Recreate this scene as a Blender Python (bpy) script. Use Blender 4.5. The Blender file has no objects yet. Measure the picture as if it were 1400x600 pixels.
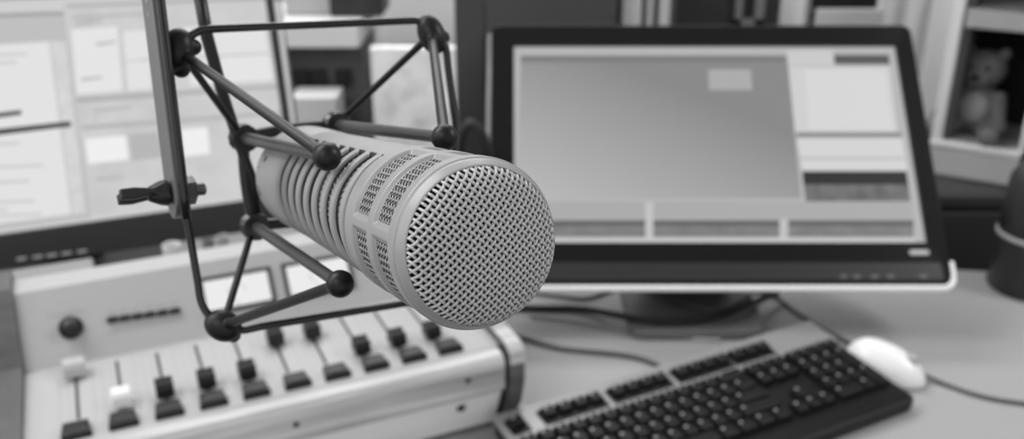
import bpy, bmesh, math, random
from mathutils import Vector, Matrix
random.seed(7)
S = bpy.context.scene
C = S.collection
PI = math.pi
R = math.radians

# ---------------------------------------------------------------- camera, world, exposure, lights
EYE = Vector((0, 0, 1.34)); PITCH = R(22.5); FOC = 1300.0
FW = Vector((0, math.cos(PITCH), -math.sin(PITCH))); UP = Vector((0, math.sin(PITCH), math.cos(PITCH))); RT = Vector((1, 0, 0))
cd = bpy.data.cameras.new('camera'); cam = bpy.data.objects.new('camera', cd); C.objects.link(cam)
cam.location = EYE; cam.rotation_euler = (PI / 2 - PITCH, 0, 0)
cd.sensor_width = 36; cd.lens = FOC / 1400 * 36; cd.clip_start = 0.02; cd.clip_end = 50
cd.dof.use_dof = True; cd.dof.focus_distance = 0.302; cd.dof.aperture_fstop = 11.0
S.camera = cam
w = bpy.data.worlds.new('world'); S.world = w; w.use_nodes = True
w.node_tree.nodes['Background'].inputs[0].default_value = (1, 1, 1, 1)
w.node_tree.nodes['Background'].inputs[1].default_value = .68
S.view_settings.view_transform = 'Standard'; S.view_settings.look = 'None'
S.view_settings.exposure = 0.0; S.view_settings.gamma = 1.0; S.view_settings.use_curve_mapping = False


def area(name, loc, target, sx, sy, power):
    l = bpy.data.lights.new(name, 'AREA'); l.shape = 'RECTANGLE'; l.size = sx; l.size_y = sy; l.energy = power
    o = bpy.data.objects.new(name, l); C.objects.link(o); o.location = loc
    o.rotation_euler = (Vector(target) - Vector(loc)).to_track_quat('-Z', 'Y').to_euler()
    return o


area('ceiling_panel_back', (-0.25, 2.15, 2.44), (-0.25, 2.15, 0), 1.2, 0.6, 24)
area('fill_light_middle', (-1.2, 0.75, 2.44), (-1.0, .85, 0), 0.6, 1.2, 24)  # added fill, brightens the front faces of the background
area('fill_light_right', (1.65, 0.75, 2.44), (1.3, 1.2, .6), 0.6, 1.2, 30)  # added fill for the dim right side
area('fill_light_front', (-0.9, -0.7, 2.44), (-0.6, -0.2, 0), 1.2, 1.2, 16)  # added fill from behind the camera, for faces turned to the lens
area('fill_light_left', (-2.1, 0.3, 1.7), (0, 0.6, 1.1), 1.3, 1.2, 9)  # added fill from the left, no window is modelled


# ---------------------------------------------------------------- geometry of the place
def ray(px, py):
    return FW + RT * ((px - 700) / FOC) - UP * ((py - 300) / FOC)


def at(px, py, d): return EYE + ray(px, py) * d                       # a point d metres in front of the lens


def onz(px, py, z): r = ray(px, py); return EYE + r * ((z - EYE.z) / r.z)


def ony(px, py, y): r = ray(px, py); return EYE + r * (y / r.y)


def onplane(px, py, p, n): r = ray(px, py); return EYE + r * ((p - EYE).dot(n) / r.dot(n))


def camv(x, y, d): return RT * x + UP * y + FW * d


def lin(v):
    return v / 12.92 if v <= .04045 else ((v + .055) / 1.055) ** 2.4


MATS = {}


def mat(name, g, rough=.5, metal=0.0, bump=0.0, bscale=60.0, vary=0.0, coat=0.0, spec=.5):
    if name in MATS: return MATS[name]
    m = bpy.data.materials.new(name); m.use_nodes = True; nt = m.node_tree; b = nt.nodes['Principled BSDF']
    l = lin(g)
    b.inputs['Base Color'].default_value = (l, l, l, 1); b.inputs['Roughness'].default_value = rough
    b.inputs['Metallic'].default_value = metal; b.inputs['Specular IOR Level'].default_value = spec
    if coat: b.inputs['Coat Weight'].default_value = coat; b.inputs['Coat Roughness'].default_value = .15
    tc = nt.nodes.new('ShaderNodeTexCoord')
    no = nt.nodes.new('ShaderNodeTexNoise'); no.inputs['Scale'].default_value = bscale; no.inputs['Detail'].default_value = 4
    nt.links.new(tc.outputs['Object'], no.inputs['Vector'])
    if vary:
        mr = nt.nodes.new('ShaderNodeMapRange'); nt.links.new(no.outputs['Fac'], mr.inputs[0])
        mr.inputs[3].default_value = l * (1 - vary); mr.inputs[4].default_value = l * (1 + vary)
        nt.links.new(mr.outputs[0], b.inputs['Base Color'])
    if bump:
        bp = nt.nodes.new('ShaderNodeBump'); bp.inputs['Strength'].default_value = bump; bp.inputs['Distance'].default_value = .001
        nt.links.new(no.outputs['Fac'], bp.inputs['Height']); nt.links.new(bp.outputs[0], b.inputs['Normal'])
    MATS[name] = m
    return m


def wood(name, g1, g2, rough=.45, stretch=(3, 60, 60)):
    if name in MATS: return MATS[name]
    m = bpy.data.materials.new(name); m.use_nodes = True; nt = m.node_tree; b = nt.nodes['Principled BSDF']
    tc = nt.nodes.new('ShaderNodeTexCoord'); mp = nt.nodes.new('ShaderNodeMapping'); mp.inputs['Scale'].default_value = stretch
    no = nt.nodes.new('ShaderNodeTexNoise'); no.inputs['Scale'].default_value = 1.0; no.inputs['Detail'].default_value = 5
    cr = nt.nodes.new('ShaderNodeValToRGB'); a, c = lin(g1), lin(g2)
    cr.color_ramp.elements[0].position = .35; cr.color_ramp.elements[0].color = (a, a, a, 1)
    cr.color_ramp.elements[1].position = .7; cr.color_ramp.elements[1].color = (c, c, c, 1)
    nt.links.new(tc.outputs['Object'], mp.inputs[0]); nt.links.new(mp.outputs[0], no.inputs['Vector'])
    nt.links.new(no.outputs['Fac'], cr.inputs[0]); nt.links.new(cr.outputs[0], b.inputs['Base Color'])
    b.inputs['Roughness'].default_value = rough
    MATS[name] = m
    return m


def glow(g, strength=1.0, noise=0.0, scale=20):
    """a lit patch of a screen, of display grey g"""
    key = 'screen_%03d_%d_%d' % (round(g * 100), round(strength * 100), round(noise * 100))
    if key in MATS: return MATS[key]
    m = bpy.data.materials.new(key); m.use_nodes = True; nt = m.node_tree; b = nt.nodes['Principled BSDF']
    l = lin(g)
    b.inputs['Base Color'].default_value = (.01, .01, .01, 1); b.inputs['Roughness'].default_value = .5; b.inputs['Specular IOR Level'].default_value = .15
    b.inputs['Emission Strength'].default_value = strength; b.inputs['Emission Color'].default_value = (l, l, l, 1)
    if noise:
        tc = nt.nodes.new('ShaderNodeTexCoord'); no = nt.nodes.new('ShaderNodeTexNoise'); no.inputs['Scale'].default_value = scale
        no.inputs['Detail'].default_value = 1
        mr = nt.nodes.new('ShaderNodeMapRange'); mr.inputs[1].default_value = .3; mr.inputs[2].default_value = .7
        mr.inputs[3].default_value = l * (1 - noise); mr.inputs[4].default_value = l * (1 + noise)
        nt.links.new(tc.outputs['Object'], no.inputs['Vector']); nt.links.new(no.outputs['Fac'], mr.inputs[0])
        nt.links.new(mr.outputs[0], b.inputs['Emission Color'])
    MATS[key] = m
    return m


class MB:
    """collects shapes in world coordinates; build() links them as ONE mesh object"""
    def __init__(s): s.v = []; s.f = []; s.m = []; s.sm = []

    def add(s, vs, fs, mi=0, smooth=False):
        o = len(s.v); s.v += [tuple(v) for v in vs]; s.f += [tuple(i + o for i in f) for f in fs]
        s.m += [mi] * len(fs); s.sm += [smooth] * len(fs)
        return s

    def box(s, M, x0, x1, y0, y1, z0, z1, b=0.0, mi=0, seg=2):
        """box in the frame M, edges rounded by b"""
        if b <= 0:
            vs = [M @ Vector((x, y, z)) for z in (z0, z1) for y in (y0, y1) for x in (x0, x1)]
            return s.add(vs, [(0, 2, 3, 1), (4, 5, 7, 6), (0, 1, 5, 4), (2, 6, 7, 3), (0, 4, 6, 2), (1, 3, 7, 5)], mi)
        bm = bmesh.new(); bmesh.ops.create_cube(bm, size=1)
        for v in bm.verts:
            v.co = Vector(((x0 + x1) / 2 + v.co.x * (x1 - x0), (y0 + y1) / 2 + v.co.y * (y1 - y0), (z0 + z1) / 2 + v.co.z * (z1 - z0)))
        bmesh.ops.bevel(bm, geom=list(bm.edges), offset=b, segments=seg, profile=.5, affect='EDGES')
        return s.bm(bm, M, mi)

    def bm(s, bm, M=Matrix(), mi=0, smooth=False):
        bm.verts.index_update()
        s.add([M @ v.co for v in bm.verts], [[v.index for v in f.verts] for f in bm.faces], mi, smooth); bm.free()
        return s

    def rbox(s, M, x0, x1, y0, y1, z0, z1, r, b=0.0, mi=0, seg=6):
        """slab in the frame M, its outline in x and y with corners of radius r, rims rounded by b"""
        pts = []
        for cx, cy, a0 in ((x1 - r, y1 - r, 0), (x0 + r, y1 - r, 90), (x0 + r, y0 + r, 180), (x1 - r, y0 + r, 270)):
            for k in range(seg + 1):
                a = R(a0 + 90 * k / seg); pts.append((cx + r * math.cos(a), cy + r * math.sin(a)))
        return s.prism(M, pts, z0, z1, b, mi)

    def prism(s, M, pts, z0, z1, b=0.0, mi=0):
        n = len(pts)
        ar = sum(pts[i][0] * pts[(i + 1) % n][1] - pts[(i + 1) % n][0] * pts[i][1] for i in range(n))
        if ar < 0: pts = pts[::-1]

        def inset(d):
            out = []
            for i in range(n):
                p0, p1, p2 = Vector(pts[i - 1]), Vector(pts[i]), Vector(pts[(i + 1) % n])
                e1 = (p1 - p0).normalized(); e2 = (p2 - p1).normalized()
                n1 = Vector((-e1.y, e1.x)); n2 = Vector((-e2.y, e2.x)); m = (n1 + n2)
                m = m / max(m.dot(n1), .3)
                out.append(p1 + m * d)
            return out
        rings = []
        if b > 0: rings += [(inset(b), z0), (inset(b * .3), z0 + b * .3), (inset(0), z0 + b), (inset(0), z1 - b), (inset(b * .3), z1 - b * .3), (inset(b), z1)]
        else: rings += [(inset(0), z0), (inset(0), z1)]
        vs = []; fs = []
        for ring, z in rings: vs += [M @ Vector((p.x, p.y, z)) for p in ring]
        for k in range(len(rings) - 1):
            for i in range(n):
                j = (i + 1) % n; fs.append((k * n + i, k * n + j, (k + 1) * n + j, (k + 1) * n + i))
        fs.append(tuple(range(n))[::-1]); fs.append(tuple((len(rings) - 1) * n + i for i in range(n)))
        return s.add(vs, fs, mi)

    def tube(s, pts, rad, n=12, mi=0, caps=True, closed=False):
        """round tube through pts; rad a number or one per point"""
        pts = [Vector(p) for p in pts]; N = len(pts)
        rs = rad if isinstance(rad, (list, tuple)) else [rad] * N
        tang = []
        for i in range(N):
            a = pts[i - 1] if (i or closed) else pts[i]; b = pts[(i + 1) % N] if (i < N - 1 or closed) else pts[i]
            tang.append((b - a).normalized())
        u = tang[0].orthogonal().normalized(); vs = []; fs = []
        for i in range(N):
            u = (u - tang[i] * u.dot(tang[i])).normalized(); w_ = tang[i].cross(u)
            vs += [pts[i] + (u * math.cos(2 * PI * k / n) + w_ * math.sin(2 * PI * k / n)) * rs[i] for k in range(n)]
        for i in range(N - 1 + (1 if closed else 0)):
            j = (i + 1) % N
            for k in range(n):
                q = (k + 1) % n; fs.append((i * n + k, i * n + q, j * n + q, j * n + k))
        if caps and not closed:
            fs.append(tuple(range(n))[::-1]); fs.append(tuple((N - 1) * n + k for k in range(n)))
        return s.add(vs, fs, mi, True)

    def lathe(s, M, prof, n=32, mi=0, smooth=True, a0=0, a1=360):
        """profile of (radius, height) turned about the z axis of frame M"""
        vs = []; fs = []; full = abs(a1 - a0 - 360) < .01; cols = n if full else n + 1
        for r, z in prof:
            for k in range(cols):
                a = R(a0 + (a1 - a0) * k / n); vs.append(M @ Vector((r * math.cos(a), r * math.sin(a), z)))
        for i in range(len(prof) - 1):
            for k in range(n):
                q = (k + 1) % cols
                fs.append((i * cols + k, i * cols + q, (i + 1) * cols + q, (i + 1) * cols + k))
        if full:
            if prof[0][0] > 1e-6: fs.append(tuple(range(n))[::-1])
            if prof[-1][0] > 1e-6: fs.append(tuple((len(prof) - 1) * n + k for k in range(n)))
        return s.add(vs, fs, mi, smooth)

    def ball(s, c, r, n=20, mi=0, M=None, sc=(1, 1, 1)):
        M = M or Matrix(); m = Matrix.Translation(c) @ M.to_3x3().to_4x4() @ Matrix.Diagonal((*sc, 1))
        return s.lathe(m, [(max(r * math.sin(PI * k / n), 1e-7), -r * math.cos(PI * k / n)) for k in range(n + 1)], n * 2, mi)

    def build(s, name, mats, parent=None, fix=True, merge=False):
        if not isinstance(mats, (list, tuple)): mats = [mats]
        me = bpy.data.meshes.new(name)
        if parent is not None:
            inv = WM(parent).inverted(); base = Vector((0, 0, 0))
            vs = [inv @ Vector(v) for v in s.v]
        else:
            xs = [v[0] for v in s.v]; ys = [v[1] for v in s.v]; zs = [v[2] for v in s.v]
            base = Vector(((min(xs) + max(xs)) / 2, (min(ys) + max(ys)) / 2, min(zs)))
            vs = [Vector(v) - base for v in s.v]
        me.from_pydata([tuple(v) for v in vs], [], s.f)
        me.polygons.foreach_set('material_index', s.m); me.polygons.foreach_set('use_smooth', s.sm)
        for m in mats: me.materials.append(m)
        if fix or merge:
            bm = bmesh.new(); bm.from_mesh(me)
            if merge: bmesh.ops.remove_doubles(bm, verts=bm.verts, dist=1e-5)
            if fix: bmesh.ops.recalc_face_normals(bm, faces=bm.faces)
            bm.to_mesh(me); bm.free()
        me.update()
        o = bpy.data.objects.new(name, me); C.objects.link(o)
        if parent is not None: o.parent = parent
        else: o.location = base
        return o


def WM(o):
    m = o.matrix_basis.copy()
    return WM(o.parent) @ m if o.parent else m


def tag(o, label=None, cat=None, group=None, kind=None):
    if label: o['label'] = label
    if cat: o['category'] = cat
    if group: o['group'] = group
    if kind: o['kind'] = kind
    return o


def thing(name, label, cat, loc, rz=0, group=None):
    o = bpy.data.objects.new(name, None); C.objects.link(o); o.empty_display_size = .02
    o.location = loc; o.rotation_euler = (0, 0, rz)
    return tag(o, label, cat, group)


def soften(o, b=.002, seg=2):
    m = o.modifiers.new('bevel', 'BEVEL'); m.width = b; m.segments = seg; m.limit_method = 'ANGLE'; m.angle_limit = R(40)
    return o


def frame3(o, x, y, z):
    return Matrix(((x.x, y.x, z.x, o.x), (x.y, y.y, z.y, o.y), (x.z, y.z, z.z, o.z), (0, 0, 0, 1)))


def spline(pts, n=8):
    """smooth curve through points"""
    pts = [Vector(p) for p in pts]; out = []
    for i in range(len(pts) - 1):
        p0 = pts[max(i - 1, 0)]; p1 = pts[i]; p2 = pts[i + 1]; p3 = pts[min(i + 2, len(pts) - 1)]
        for k in range(n):
            t = k / n
            out.append(.5 * ((2 * p1) + (p2 - p0) * t + (2 * p0 - 5 * p1 + 4 * p2 - p3) * t * t + (3 * p1 - p0 - 3 * p2 + p3) * t ** 3))
    out.append(pts[-1])
    return out


I4 = Matrix()
DESK = .75
# ---------------------------------------------------------------- room
wallm = mat('painted_wall', .78, .8, bump=.1, bscale=90)
floorm = mat('carpet_floor', .22, .95, bump=.6, bscale=300, vary=.2)
for nm, b in (('floor', (-2.3, 2.3, -1.8, 2.7, -.05, 0)), ('ceiling', (-2.3, 2.3, -1.8, 2.7, 2.5, 2.55)), ('wall_back', (-2.3, 2.3, 2.6, 2.7, 0, 2.5)),
              ('wall_left', (-2.3, -2.2, -1.8, 2.6, 0, 2.5)), ('wall_right', (2.2, 2.3, -1.8, 2.6, 0, 2.5))):
    m = floorm if nm == 'floor' else mat('ceiling_paint', .85, .9) if nm == 'ceiling' else wallm
    tag(MB().box(I4, *b).build(nm, m), kind='structure')

# ---------------------------------------------------------------- desk
deskm = mat('desk_laminate', .65, .42, bump=.02, bscale=400, vary=.02)
dk = thing('desk', 'pale grey laminate studio desk under the mixing console and keyboard', 'desk', (0, .9, 0))
top = [(-1.3, .42), (1.25, .42), (1.25, 1.16), (.58, 1.245), (.3, 1.36), (-1.3, 1.46)]
MB().prism(I4, top, DESK - .028, DESK, .003).build('desktop', deskm, dk)
legm = mat('dark_metal_leg', .2, .5)
for x, y in ((-1.22, .5), (1.17, .5), (1.17, 1.1), (-1.22, 1.38)):
    MB().box(I4, x - .03, x + .03, y - .03, y + .03, 0, DESK - .028, .004).build('leg', legm, dk)
MB().box(I4, -1.19, 1.14, 1.05, 1.07, .35, DESK - .028, .002).build('modesty_panel', legm, dk)

# ---------------------------------------------------------------- right hand monitor, tilted back
LEAN = R(22.5 + 20.4)
mo = at(669, 392, 1.154); mx = RT; my = Vector((0, math.sin(LEAN), math.cos(LEAN))); mz = mx.cross(my)   # mz faces the viewer
MM = frame3(mo, mx, my, mz)
gloss = mat('glossy_black_plastic', .07, .18, spec=.4)
chrome = mat('pale_silver_plastic', .95, .3)
mt = thing('computer_monitor', 'wide black-framed monitor tilted far back behind the keyboard', 'monitor', (mo.x + .28, mo.y + .12, DESK))
W, H = .561, .3625
b = MB()
ix0, ix1, iy0, iy1 = .0027 + .0275, .5098 + .0275, .0544, .332
# bezel frame from four rails that meet at mitres, with rounded outer corners
outer = []
for cx, cy, a0, r in ((W - .012, H - .012, 0, .012), (.012, H - .012, 90, .012), (.014, .014, 180, .014), (W - .014, .014, 270, .014)):
    for k in range(7):
        a = R(a0 + 15 * k); outer.append((cx + r * math.cos(a), cy + r * math.sin(a)))
inner = [(ix1, iy1)] * 7 + [(ix0, iy1)] * 7 + [(ix0, iy0)] * 7 + [(ix1, iy0)] * 7
n = len(outer); vs = []
for (x, y), z in [(p, -.012) for p in outer] + [(p, .006) for p in outer]: vs.append(MM @ Vector((x, y, z)))
mid = [(o[0] * .93 + i[0] * .07, o[1] * .93 + i[1] * .07) for o, i in zip(outer, inner)]
vs += [MM @ Vector((x, y, .0085)) for x, y in mid] + [MM @ Vector((x, y, .0075)) for x, y in inner] + [MM @ Vector((x, y, .001)) for x, y in inner]
fs = []
for k in range(4):
    for i in range(n):
        j = (i + 1) % n; q = (k * n + i, k * n + j, (k + 1) * n + j, (k + 1) * n + i)
        if k < 3 or True: fs.append(q)
b.add(vs, fs); b.build('bezel', gloss, mt, merge=True)
back = MB(); back.rbox(MM, .004, W - .004, .004, H - .004, -.03, -.004, .012, .004); back.rbox(MM, .09, W - .09, .06, H - .06, -.055, -.03, .03, .008)
back.build('back_shell', mat('black_plastic', .13, .5), mt)
# display: every window of the picture on it is a patch of the same screen
d = MB(); dm = []


def patch(d, dm, M, x0, x1, y0, y1, m, z):
    if m not in dm: dm.append(m)
    d.add([M @ Vector(p) for p in ((x0, y0, z), (x1, y0, z), (x1, y1, z), (x0, y1, z))], [(0, 1, 2, 3)], dm.index(m))


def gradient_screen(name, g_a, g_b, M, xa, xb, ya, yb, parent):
    """viewing-angle falloff of the display painted into its emission: paler towards its lower left"""
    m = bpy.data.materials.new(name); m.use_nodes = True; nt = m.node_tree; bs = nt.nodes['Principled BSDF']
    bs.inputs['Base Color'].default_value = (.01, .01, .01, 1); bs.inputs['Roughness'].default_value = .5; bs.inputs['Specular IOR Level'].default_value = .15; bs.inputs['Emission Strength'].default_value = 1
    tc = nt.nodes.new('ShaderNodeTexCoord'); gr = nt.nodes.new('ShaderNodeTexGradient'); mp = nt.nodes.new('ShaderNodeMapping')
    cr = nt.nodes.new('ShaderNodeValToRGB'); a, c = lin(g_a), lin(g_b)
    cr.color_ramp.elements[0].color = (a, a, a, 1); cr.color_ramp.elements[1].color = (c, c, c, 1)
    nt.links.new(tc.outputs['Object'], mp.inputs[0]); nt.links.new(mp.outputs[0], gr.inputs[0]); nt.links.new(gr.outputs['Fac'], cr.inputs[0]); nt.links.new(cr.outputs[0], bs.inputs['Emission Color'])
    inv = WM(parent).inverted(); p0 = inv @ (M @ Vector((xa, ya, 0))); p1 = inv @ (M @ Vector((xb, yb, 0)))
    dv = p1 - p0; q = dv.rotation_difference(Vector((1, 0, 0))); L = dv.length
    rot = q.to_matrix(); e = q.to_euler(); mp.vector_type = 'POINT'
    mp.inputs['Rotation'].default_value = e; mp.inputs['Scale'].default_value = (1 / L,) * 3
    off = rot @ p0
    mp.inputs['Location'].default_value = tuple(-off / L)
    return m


SX, SY = ix1 - ix0, iy1 - iy0


def scr(px, py):                                                       # a place on the display, as fractions of it
    p = MM.inverted() @ onplane(px, py, mo, mz); return p.x, p.y


def win(px0, py0, px1, py1, m, z, px2=None, px3=None):
    """window of the display, given by its four seen corners"""
    if m not in dm: dm.append(m)
    px2 = px0 if px2 is None else px2; px3 = px1 if px3 is None else px3
    q = [scr(px2, py1), scr(px3, py1), scr(px1, py0), scr(px0, py0)]
    d.add([MM @ Vector((x, y, z)) for x, y in q], [(0, 1, 2, 3)], dm.index(m))


edge = glow(.70)
patch(d, dm, MM, ix0, ix1, iy0, iy1, edge, .0016)
gm = gradient_screen('screen_falloff', .70, .52, MM, ix0 + .10, ix0 + .19, iy0 + .04, iy1 - .05, mt)  # falloff and reflection of the screen, painted as a gradient
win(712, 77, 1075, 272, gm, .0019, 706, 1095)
win(712, 77, 1072, 86, glow(.47), .0021, 711, 1073)
win(968, 96, 1026, 124, glow(.66), .0021, 969, 1028)
win(1075, 70, 1138, 90, glow(.78), .0020, 1077, 1139)
win(1139, 76, 1214, 89, glow(.33), .0021, 1141, 1216)
win(1078, 92, 1215, 182, glow(.80), .0020, 1087, 1226)
win(1100, 97, 1208, 178, glow(.83), .0022, 1105, 1220)
win(1088, 182, 1231, 188, glow(.50), .0022, 1088, 1232)
win(1089, 190, 1233, 234, glow(.82), .0020, 1096, 1240)
win(1092, 216, 1236, 219, glow(.70), .0022, 1093, 1237)
win(1096, 235, 1238, 253, glow(.15), .0022, 1098, 1241)
win(1098, 253, 1241, 276, glow(.42, 1, .25, 60), .0022, 1101, 1244)
win(706, 276, 1245, 301, glow(.66), .0019, 706, 1248)
for xa, xb in ((708, 882), (893, 1065), (1077, 1248)):
    win(xa, 302, xb, 309, glow(.36), .0022, xa, xb); win(xa, 309, xb, 325, glow(.48, 1, .12, 40), .0022, xa, xb)
win(882, 277, 893, 326, glow(.75), .0021)
win(1065, 300, 1077, 326, glow(.74), .0021)
win(706, 326, 1250, 334, glow(.78), .0021, 706, 1251)
d.build('display', dm, mt, fix=False)
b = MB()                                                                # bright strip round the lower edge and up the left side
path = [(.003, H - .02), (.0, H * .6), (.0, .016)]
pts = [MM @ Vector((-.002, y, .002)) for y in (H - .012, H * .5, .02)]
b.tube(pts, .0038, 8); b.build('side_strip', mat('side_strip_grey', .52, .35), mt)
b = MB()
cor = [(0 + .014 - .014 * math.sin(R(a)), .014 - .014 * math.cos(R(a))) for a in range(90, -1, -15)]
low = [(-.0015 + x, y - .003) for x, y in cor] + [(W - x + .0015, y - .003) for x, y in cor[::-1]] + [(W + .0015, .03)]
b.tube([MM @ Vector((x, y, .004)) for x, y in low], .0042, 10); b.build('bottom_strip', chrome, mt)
b = MB(); b.rbox(MM, .012, W - .012, .006, .028, .006, .0090, .004, .0004); b.build('lower_band', mat('chin_grey', .18, .3), mt)
mk = mat('pale_print', .72, .4)
b = MB(); x, y = scr(1253, 348); b.rbox(MM, x - .012, x + .012, y - .003, y + .003, .0075, .0092, .0029, .0004); b.build('badge', mk, mt)
for px in (1150, 1168, 1192, 1214, 1258):
    x, y = scr(px, 381); b = MB(); b.rbox(MM, x - .0045, x + .0045, y - .002, y + .002, .0080, .0100, .0018, .0003); b.build('control_button', mat('button_grey', .42, .3), mt)
# foot and neck
b = MB(); x0 = at(862, 466, 1.18); x0 = onz(862, 466, DESK); x1 = onz(1050, 466, DESK)
b.rbox(Matrix.Translation((0, 0, DESK)), x0.x, x1.x, x0.y, x0.y + .20, 0, .014, .02, .003); b.build('foot', mat('stand_plastic', .42, .4), mt)
cx = (x0.x + x1.x) / 2
b = MB()
nb = Vector((cx, x0.y + .13, DESK + .012)); nt_ = MM @ Vector((.0 + cx - mo.x, .12, -.053))
zd = (nt_ - nb).normalized(); xd = RT; yd = zd.cross(xd)
b.box(frame3(nb, xd, yd, zd), -.06, .06, -.012, .012, -.005, (nt_ - nb).length, .005); b.build('neck', mat('stand_plastic', .42, .4), mt)

# ---------------------------------------------------------------- left hand monitor
p_r = onz(414, 293, .83); yaw = R(22.8)
lx = Vector((math.cos(yaw), math.sin(yaw), 0)); away = Vector((-math.sin(yaw), math.cos(yaw), 0)); T = R(17)
ly = Vector((0, 0, math.cos(T))) + away * math.sin(T); lz = lx.cross(ly)
LW, LH = .62, .40
LO = p_r - lx * LW; ML = frame3(LO, lx, ly, lz)
lt = thing('computer_monitor', 'large bright monitor at the left behind the mixing console', 'monitor', (*(LO + lx * LW / 2 + away * .12).xy, DESK), yaw)
bw = .021
b = MB()
b.box(ML, 0, LW, -.012, .032, -.004, .014, .003); b.box(ML, 0, LW, LH - .02, LH, -.004, .014, .003); b.box(ML, 0, bw, .028, LH - .016, -.004, .0139, .003)
b.box(ML, LW - bw * .55, LW, .028, LH - .016, -.004, .0139, .003)
b.build('bezel', mat('monitor_black', .14, .35), lt)
for xa, xb in ((LW - .001, LW + .010), (-.010, .001)):
    b = MB(); b.box(ML, xa, xb, .004, LH, -.03, .010, .003); b.build('side_rim', mat('monitor_side_grey', .36, .4), lt)
b = MB(); b.box(ML, .003, LW - .003, .003, LH - .003, -.04, -.003, .006); b.box(ML, .12, LW - .12, .06, LH - .08, -.07, -.04, .01); b.build('back_shell', mat('black_plastic', .13, .5), lt)
d = MB(); dm = []


def lscr(px, py):
    p = ML.inverted() @ onplane(px, py, LO, lz); return p.x, p.y


def lwin(px, m, z):
    if m not in dm: dm.append(m)
    d.add([ML @ Vector((*lscr(*p), z)) for p in px], [(0, 1, 2, 3)], dm.index(m))


lz0 = .0105
patch(d, dm, ML, bw * .5, LW - bw * .5, .031, LH - .019, glow(.80), .010)
A = ML @ Vector((0, .031, 0))
# two windows: a list on the left, a browser on the right
lwin([(-60, 22), (88, 17), (126, 297), (-60, 322)], glow(.74), lz0)
lwin([(-60, 66), (68, 58), (98, 292), (-60, 312)], glow(.88), lz0 + .0004)
lwin([(70, 58), (90, 57), (118, 290), (100, 292)], glow(.82, 1, .06, 90), lz0 + .0004)
lwin([(-60, 22), (88, 17), (89, 22), (-60, 28)], glow(.62), lz0 + .0006)
lwin([(-60, 162), (30, 151), (31, 157), (-60, 169)], glow(.2), lz0 + .0008)
lwin([(-60, 183), (97, 166), (98, 173), (-60, 192)], glow(.2), lz0 + .0008)
for yy, xe in ((75, 38), (86, 24), (196, 28), (226, 60), (247, 42), (274, 48), (286, 12), (292, 58)):
    lwin([(-60, yy + 3), (xe, yy - 2), (xe, yy + 1.5), (-60, yy + 7)], glow(.78), lz0 + .0008)
lwin([(90, 14), (380, 2), (412, 252), (127, 296)], glow(.79, 1, .05, 30), lz0 + .0002)
lwin([(-60, 0), (90, -6), (90, -1), (-60, 5)], glow(.62), lz0 + .0006)
lwin([(90, 8), (376, -3), (376, 1), (90, 12)], glow(.66), lz0 + .0006)
lwin([(98, 42), (160, 37), (168, 124), (106, 130)], glow(.89), lz0 + .0006)
lwin([(168, 44), (204, 42), (206, 80), (172, 84)], glow(.88), lz0 + .0006)
lwin([(172, 86), (205, 84), (207, 122), (175, 125)], glow(.88), lz0 + .0006)
lwin([(250, 38), (360, 33), (366, 72), (254, 78)], glow(.88), lz0 + .0006)
lwin([(256, 82), (366, 76), (372, 110), (260, 118)], glow(.89), lz0 + .0006)
lwin([(105, 134), (384, 116), (385, 121), (106, 141)], glow(.68), lz0 + .0006)
lwin([(112, 172), (382, 152), (384, 157), (113, 178)], glow(.70), lz0 + .0006)
lwin([(117, 190), (172, 185), (176, 218), (121, 224)], glow(.93), lz0 + .0008)
lwin([(176, 184), (245, 178), (249, 212), (180, 220)], glow(.71), lz0 + .0006)
lwin([(247, 177), (283, 174), (286, 210), (250, 214)], glow(.93), lz0 + .0008)
for q in ((100, 24, 200, 19), (110, 30, 140, 28), (104, 34, 110, 31), (122, 33, 128, 29), (128, 150, 180, 146), (130, 163, 134, 158), (132, 243, 168, 240), (188, 200, 208, 196), (132, 60, 158, 57), (112, 108, 140, 105)):
    x0_, y0_, x1_, y1_ = q
    lwin([(x0_, y0_), (x1_, y1_), (x1_, y1_ + 3), (x0_, y0_ + 4)], glow(.70), lz0 + .0010)
d.build('display', dm, lt, fix=False)
for px in (31, 53, 72, 92, 113):
    x, y = lscr(px, 352 - (px - 31) * .12); b = MB(); b.rbox(ML, x - .006, x + .006, y - .0018, y + .0018, .0135, .0152, .0016, .0003); b.build('control_button', mat('button_pale', .6, .3), lt)
c0 = LO + lx * LW / 2 + away * .10
FL = Matrix.Translation((c0.x, c0.y, DESK)) @ Matrix.Rotation(yaw, 4, 'Z')
MB().rbox(FL, -.14, .14, -.09, .10, 0, .014, .03, .003).build('foot', mat('black_plastic', .13, .5), lt)
MB().box(FL, -.04, .04, .02, .05, .012, .22, .006).build('neck', mat('black_plastic', .13, .5), lt)

# ---------------------------------------------------------------- mixing console
DZ = .85; q0 = Vector((-.380, .696, 0)); cy = math.atan2(.416, .909)
KM = Matrix.Translation((q0.x, q0.y, 0)) @ Matrix.Rotation(cy, 4, 'Z')   # x across the channels, y away, z height
ct = thing('mixing_console', 'pale broadcast mixing console with ten faders and dark end cheeks', 'mixer', (q0.x, q0.y, DESK), cy)
X0, X1 = -.0425, .397; YB, YM, YT, ZT = .126, .171, .205, .915
panel = mat('console_pale_enamel', .67, .42, bump=.03, bscale=300)
b = MB()
prof = [(-.0135, DZ - .03), (-.0135, DZ), (YB, DZ), (YM, ZT), (YT, ZT), (YT + .012, ZT - .012), (YT + .012, DESK + .006), (.010, DESK + .006)]
YZ = Matrix(((0, 0, 1, 0), (1, 0, 0, 0), (0, 1, 0, 0), (0, 0, 0, 1)))    # profile plane to the console's y and z
b.prism(KM @ YZ, prof, X0, X1); b.build('chassis', panel, ct)
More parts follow.
